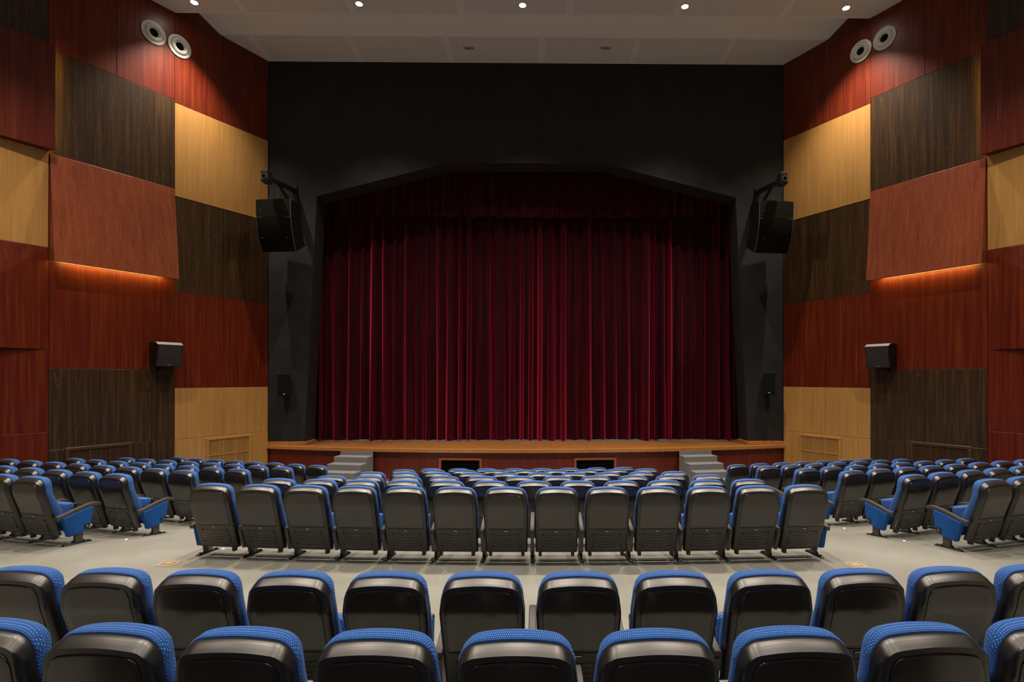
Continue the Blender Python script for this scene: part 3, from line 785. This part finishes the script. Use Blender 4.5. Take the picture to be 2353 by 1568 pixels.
ORD = ['first', 'second', 'third', 'fourth', 'fifth', 'sixth', 'seventh', 'eighth', 'ninth', 'tenth', 'eleventh', 'twelfth', 'thirteenth', 'fourteenth']
def put(spots, labels, group, full, rowno, ends=(True, True)):
    # spots ordered left to right; armrest/leg on each chair's left, the last one has both
    n_ = len(spots)
    for i, ((x, y, a), lb) in enumerate(zip(spots, labels)):
        z = floor_z(x, y); dx, dy = -math.sin(a) * .15, math.cos(a) * .15
        tl = math.atan((floor_z(x + dx, y + dy) - floor_z(x - dx, y - dy)) / .3)
        chair((x, y, z), a, lb, group, full, tilt_=tl, last=(i == n_ - 1), first_end=(i == 0 and ends[0]), last_end=(i == n_ - 1 and ends[1]), rowno=rowno)
RN = {1: 'front row', 2: 'second row', 3: 'third row', 4: 'fourth row', 5: 'fifth row', 6: 'sixth row'}
for r in range(1, 7):
    for key, blk in (('c', 'centre'), ('l', 'left'), ('r', 'right')):
        sp = ROWS[r][key]; side_ = 'left' if key == 'c' else 'aisle'
        lb = [f'blue and black tip-up chair, {ORD[i]} from {side_} in {RN[r]} of {blk} block' for i in range(len(sp))]
        if key == 'l': sp, lb = sp[::-1], lb[::-1]
        put(sp, lb, f'chairs of the {blk} block', r >= (6 if key == 'c' else 4), r, {'c': (True, True), 'l': (False, True), 'r': (True, False)}[key])
for r, nm in ((7, 'second row from camera'), (8, 'row nearest the camera')):
    sp = ROWS[r]['c']
    put(sp, [f'blue and black tip-up chair, {ORD[i]} from left in the {nm}' for i in range(len(sp))], 'chairs of the two near rows', True, None, (False, False))

sp = [(XC + .2 + .605 * (i - 3.5), cont_y(8, XC + .2 + .605 * (i - 3.5)) - 1.1, 0.0) for i in range(8)]  # unseen row, added so near chair backs don't reflect bright empty floor
put(sp, [f'blue and black tip-up chair, {ORD[i]} from left in the unseen row added under the camera' for i in range(8)], 'chairs of the two near rows', False, None, (False, False))

# ------------------------------------------------------------------ loudspeakers
def line_array(s):
    wd = 'left' if s < 0 else 'right'
    x0 = XC + s * 7.05; y0 = 15.25; zt = 7.95
    t = thing('line_array_speaker', f'black flown loudspeaker array hanging at {wd} of the stage opening', 'loudspeaker', (x0, y0, zt), 0, 'flown loudspeakers')
    t.rotation_euler = (0, 0, s * .10)
    # front profile: starts vertical, curls back towards the stage
    fr_ = [Vector((0, 0, 0))]; bk_ = []
    angs = [2, 2, 8, 15, 22, 28]; hs = [.25, .25, .26, .26, .24, .2]
    for h, an in zip(hs, angs):
        an = math.radians(an); fr_.append(fr_[-1] + Vector((0, math.sin(an), -math.cos(an))) * h)
    angs.append(angs[-1])
    bk_ = [p + Vector((0, math.cos(math.radians(an)), math.sin(math.radians(an)))) * .55 for p, an in zip(fr_, angs)]
    hw = .5
    for i0, i1 in ((0, 2), (2, 6)):
        gap = Vector((0, 0, .006))
        f_ = [p.copy() for p in fr_[i0:i1 + 1]]; b_ = [p.copy() for p in bk_[i0:i1 + 1]]
        f_[0] -= gap; f_[-1] += gap; b_[0] -= gap * 4; b_[-1] += gap * 4
        loop = f_ + b_[::-1]
        m = MB(); m.prism(loop, lambda p, q: (q, p.y, p.z), -hw, hw); c = m.obj('cabinet', SPKB, t)
        g = MB(); n_ = len(f_) - 1
        def gp(a, b_2):
            k = min(int(b_2 * n_), n_ - 1); fr = b_2 * n_ - k; p = f_[k].lerp(f_[k + 1], fr)
            return (-.47 + .94 * a, p.y - .012 - .03 * math.sin(PI * a), p.z)
        g.grid(gp, 8, n_ * 2); g.obj('grille', GRILLC, c, smooth=True)
        for ex in (-.5, .5):
            g = MB(); g.sweep([p + Vector((ex, -.008, 0)) for p in f_], [(-.008, -.012), (.008, -.012), (.008, .012), (-.008, .012)]); g.obj('edge_strip', METALG, c)
        for ex in (-.36, .36):
            p = f_[len(f_) // 2]
            g = MB(); g.lathe([(0, .008), (.014, .006), (.014, -.004)], Matrix.Translation(p + Vector((ex, -.045, -.05))) @ Matrix.Rotation(PI / 2, 4, 'X'), 8); g.obj('screw', CHROME, c)
    g = MB(); g.box(-.5, .5, fr_[2].y - .02, fr_[2].y + .02, fr_[2].z - .006, fr_[2].z + .006); g.obj('joint_strip', METALG, t)
    m = MB(); m.cbox(-.35, .35, .1, .5, .0, .04, .006); m.cbox(-.13, .13, -.02, .06, -.10, .03, .005); m.obj('fly_frame', METALB, t)
    m = MB()
    for ex in (-.06, .06):
        for k in range(5): m.lathe([(.014, -.01), (.020, 0), (.014, .01)], Matrix.Translation((ex, .25, .06 + k * .055)) @ Matrix.Rotation(PI / 2, 4, 'XY'[k % 2]), 10)
    m.tube((0, .25, .03), (0, .25, .42), .012); m.obj('hoist_chain', METALG, t, kind='stuff')
    # bracket arm from the stage wall
    b = thing('speaker_bracket', f'black wall arm with chain hoist carrying the {wd} loudspeaker array', 'bracket', (0, 0, 0), 0, 'speaker brackets')
    e0 = Vector((XC + s * 7.0, YP - .04, 8.60)); e1 = Vector((XC + s * 7.08, 14.95, 8.44))
    m = MB(); m.sweep([e0, e1], [(-.05, -.06), (.05, -.06), (.05, .06), (-.05, .06)], Vector((0, 0, 1))); m.obj('arm', METALB, b)
    m = MB(); m.sweep([e0 + Vector((0, 0, -.55)), e1 + (e0 - e1) * .35], [(-.03, -.03), (.03, -.03), (.03, .03), (-.03, .03)], Vector((1, 0, 0))); m.obj('brace', METALB, b)
    m = MB(); m.cbox(e0.x - .08, e0.x + .08, YP - .05, YP - .012, 7.95, 8.75, .005); m.obj('wall_plate', METALB, b)
    m = MB(); m.cbox(e1.x - .10, e1.x + .10, e1.y - .14, e1.y + .12, 8.28, 8.62, .02); m.obj('hoist_motor', METALB, b)
    m = MB(); m.lathe([(.075, 0), (.075, .03), (.06, .03), (.055, .012)], Matrix.Translation((e1.x, e1.y - .14, 8.42)) @ Matrix.Rotation(PI / 2, 4, 'X'), 20); m.obj('motor_cap', METALG, b)
    m = MB(); m.box(e1.x - .09, e1.x + .09, e1.y - .145, e1.y - .139, 8.545, 8.56); m.obj('red_band', plain('red band ' + wd, (.35, .01, .02), .4), b)
line_array(-1); line_array(1)

SURG = plain('warm grey speaker front', (.034, .029, .027), .5)
def surround(s, zc_):
    wd = 'left' if s < 0 else 'right'
    c = wp(s, 13.96 if s < 0 else 13.90, zc_, .03)
    t = thing('wall_speaker', f'black box loudspeaker with silver top edge on the {wd} wood wall', 'loudspeaker', c, 0, 'wall loudspeakers')
    t.rotation_euler = (0, 0, -s * (PI / 2 - PHI))      # local -y looks into the hall
    # after the turn local -y = inward normal, local x along the wall
    m = MB(); hw = .29
    pr = [(0, -.30), (0, .30), (-.31, .30), (-.40, .24), (-.36, -.05), (-.30, -.30)]
    m.prism(pr, lambda p, q: (q, p[0], p[1]), -hw, hw); m.obj('cabinet', SPKB, t)
    m = MB(); m.hexa([(-hw - .004, -.31, .302), (hw + .004, -.31, .302), (hw + .004, -.405, .236), (-hw - .004, -.405, .236), (-hw - .004, -.31, .31), (hw + .004, -.31, .31), (hw + .004, -.412, .244), (-hw - .004, -.412, .244)]); m.obj('top_strip', SILVER, t)
    m = MB(); m.add([(-hw + .02, -.404, .225), (hw - .02, -.404, .225), (hw - .02, -.366, -.05), (-hw + .02, -.366, -.05), (hw - .02, -.307, -.285), (-hw + .02, -.307, -.285)], [(0, 1, 2, 3), (3, 2, 4, 5)]); m.obj('grille', SURG, t)
    m = MB(); m.box(-.035, .035, -.325, -.316, -.272, -.258); m.obj('badge', SILVER, t)
    m = MB(); m.cbox(-.12, .12, -.12, .02, -.42, -.3, .01); m.obj('wall_bracket', METALB, t)
surround(-1, 3.55); surround(1, 3.52)

def column_speaker(s):
    wd = 'left' if s < 0 else 'right'
    p = at_y(653.5 if s < 0 else 1767, 886 if s < 0 else 883, YP - .3)
    t = thing('pier_speaker', f'small black loudspeaker on the dark pier {wd} of the curtain', 'loudspeaker', (p.x, p.y, p.z), s * .25 * -1, 'pier loudspeakers')
    m = MB(); m.hexa([(-.13, .22, -.30), (-.17, -.03, -.33), (.17, -.03, -.33), (.13, .22, -.30), (-.13, .22, .32), (-.17, -.06, .33), (.17, -.06, .33), (.13, .22, .32)]); m.obj('cabinet', SPKB, t)
    m = MB(); m.hexa([(-.155, -.045, -.31), (-.155, -.055, -.31), (.155, -.055, -.31), (.155, -.045, -.31), (-.155, -.06, .31), (-.155, -.075, .31), (.155, -.075, .31), (.155, -.06, .31)]); m.obj('grille', plain('pier grille ' + wd, (.003, .003, .003), .7, spec=.2), t)
    m = MB(); m.box(-.17, .17, -.07, .0, .331, .340); m.obj('top_edge', METALG, t)
    m = MB(); m.box(-.02, .02, -.062, -.058, -.27, -.245); m.obj('badge', DOTW, t)
    m = MB(); m.cbox(-.04, .04, .1, .285, -.42, -.28, .01); m.obj('bracket', METALB, t)
column_speaker(-1); column_speaker(1)

# ------------------------------------------------------------------ round wall air nozzles
def nozzle(s, Y, z, label):
    c = wp(s, Y, z, .035)
    n = Vector((-s * CP, -SP, 0))
    rot = n.to_track_quat('Z', 'Y').to_matrix().to_4x4()
    t = thing('air_nozzle', label, 'air vent', c, 0, 'round wall air nozzles')
    t.rotation_euler = rot.to_euler()
    MB().lathe([(.285, .002), (.285, .012), (.265, .022), (.225, .022), (.215, .010), (.205, .030), (.19, .050), (.17, .052)], seg=40).obj('outer_ring', WHITE, t, 40)
    MB().lathe([(.19, .03), (.165, .062), (.14, .055), (.125, .030), (.118, .035), (.105, .030), (.10, .02), (.10, .004)], Matrix(), 40).obj('nozzle_cone', WHITE, t, 40)
    MB().lathe([(0, .005), (.12, .005)], Matrix(), 24).obj('duct', HOLE, t)
for s, z, nm, dy in ((-1, 11.63, 'left', 0), (1, 11.71, 'right', .12)):
    nozzle(s, 14.32 + dy, z - .02, f'white round air nozzle high on {nm} wall, nearer the stage')
    nozzle(s, 13.79 + dy, z, f'white round air nozzle high on {nm} wall, farther from stage')
nozzle(1, 11.72, 11.87, 'white round air nozzle cut by the top right picture edge')

# ------------------------------------------------------------------ wall grilles
def grille(s, Y0, Y1, z0, z1, cols, rows, mat, mat2, label, group):
    Ym = (Y0 + Y1) / 2; c = wp(s, Ym, z0, .03)
    t = thing('wall_grille', label, 'grille', c, 0, group)
    t.rotation_euler = (0, 0, -s * (PI / 2 - PHI))
    W = (Y1 - Y0) / CP / 2; H = z1 - z0; fr = .075
    m = MB(); m.cbox(-W, W, -.03, 0, H - fr, H, .008); m.cbox(-W, W, -.03, 0, 0, fr, .008); m.cbox(-W, -W + fr, -.03, 0, fr, H - fr, .008); m.cbox(W - fr, W, -.03, 0, fr, H - fr, .008); m.obj('frame', mat, t)
    m = MB(); m.box(-W + fr, W - fr, -.002, 0, fr, H - fr); m.obj('backing', HOLE, t)
    cw = (2 * W - 2 * fr) / cols; rh = (H - 2 * fr) / rows
    for k in range(1, cols): x = -W + fr + k * cw; MB().box(x - .014, x + .014, -.026, -.002, fr, H - fr).obj('mullion', mat, t)
    for k in range(1, rows): z = fr + k * rh; MB().box(-W + fr, W - fr, -.024, -.002, z - .012, z + .012).obj('rail', mat, t)
    m = MB(); x = -W + fr; p = .033
    while x < W - fr: m.box(x, x + .016, -.016, -.010, fr, H - fr); x += p
    z = fr
    while z < H - fr: m.box(-W + fr, W - fr, -.012, -.006, z, z + .016); z += p
    m.obj('lattice', mat2, t, kind='stuff')
for s, nm in ((-1, 'left'), (1, 'right')):
    grille(s, 14.90, 16.02, .35, 1.33, 3, 2, BEECH, BEECH, f'pale beech air grille low on the {nm} wall by the stage', 'beech grilles')
    grille(s, 12.25, 13.38, .35, 1.40, 3, 1, WOODFR, WOODFR, f'dark brown air grille low on the {nm} wall', 'dark grilles')

# ------------------------------------------------------------------ small things on the floor
def on_floor(px, py):
    r = ray(px, py); t = 1.5
    while ZC + r[2] * t > floor_z(r[0] * t, r[1] * t): t += .005
    return Vector((r[0] * t, r[1] * t, floor_z(r[0] * t, r[1] * t)))
def slope(x, y): return math.atan((floor_z(x, y + .05) - floor_z(x, y - .05)) / .1)
for i, (px, py) in enumerate(((388, 1296), (1966, 1300))):
    p = on_floor(px, py)
    t = thing('floor_box', f'brass floor socket box with raised lid rim at the {"left" if i == 0 else "right"} of the cross aisle', 'floor box', p, 0, 'floor boxes')
    t.rotation_euler = (slope(p.x, p.y), 0, 0)
    t.scale = (.84, .84, .84)
    MB().cbox(-.13, .13, -.11, .11, -.002, .008, .003).obj('plate', BRASS, t)
    m = MB(); m.cbox(-.085, .085, -.065, -.050, .008, .020, .003); m.cbox(-.085, .085, .050, .065, .008, .020, .003); m.cbox(-.085, -.070, -.05, .05, .008, .020, .003); m.cbox(.070, .085, -.05, .05, .008, .020, .003); m.obj('lid_rim', BRASS, t)
    MB().cbox(-.068, .068, -.048, .048, .006, .012, .002).obj('lid', BRASS, t)
    m = MB()
    for x in (-.1, .1):
        for y in (-.085, .085): m.lathe([(0, .012), (.008, .011), (.008, .006)], Matrix.Translation((x, y, 0)), 8)
    m.obj('screws', CHROME, t, kind='stuff')
for (px, py, lb) in ((290, 1241, 'tiny glowing floor light in the left aisle'), (513, 1263, 'tiny glowing floor light under the centre block end chair'), (1940, 1215, 'tiny glowing floor light beyond the right aisle chairs'), (2078, 1244, 'tiny glowing floor light in the right aisle')):
    p = on_floor(px, py)
    t = thing('floor_light', lb, 'floor light', p, 0, 'aisle floor lights')
    t.rotation_euler = (slope(p.x, p.y), 0, 0)
    MB().lathe([(.028, -.002), (.028, .004), (.02, .006), (.017, .003)], seg=20).obj('rim', CHROME, t, 40)
    MB().lathe([(0, .009), (.010, .008), (.017, .003)], seg=16).obj('lens', AISLE, t, 60)
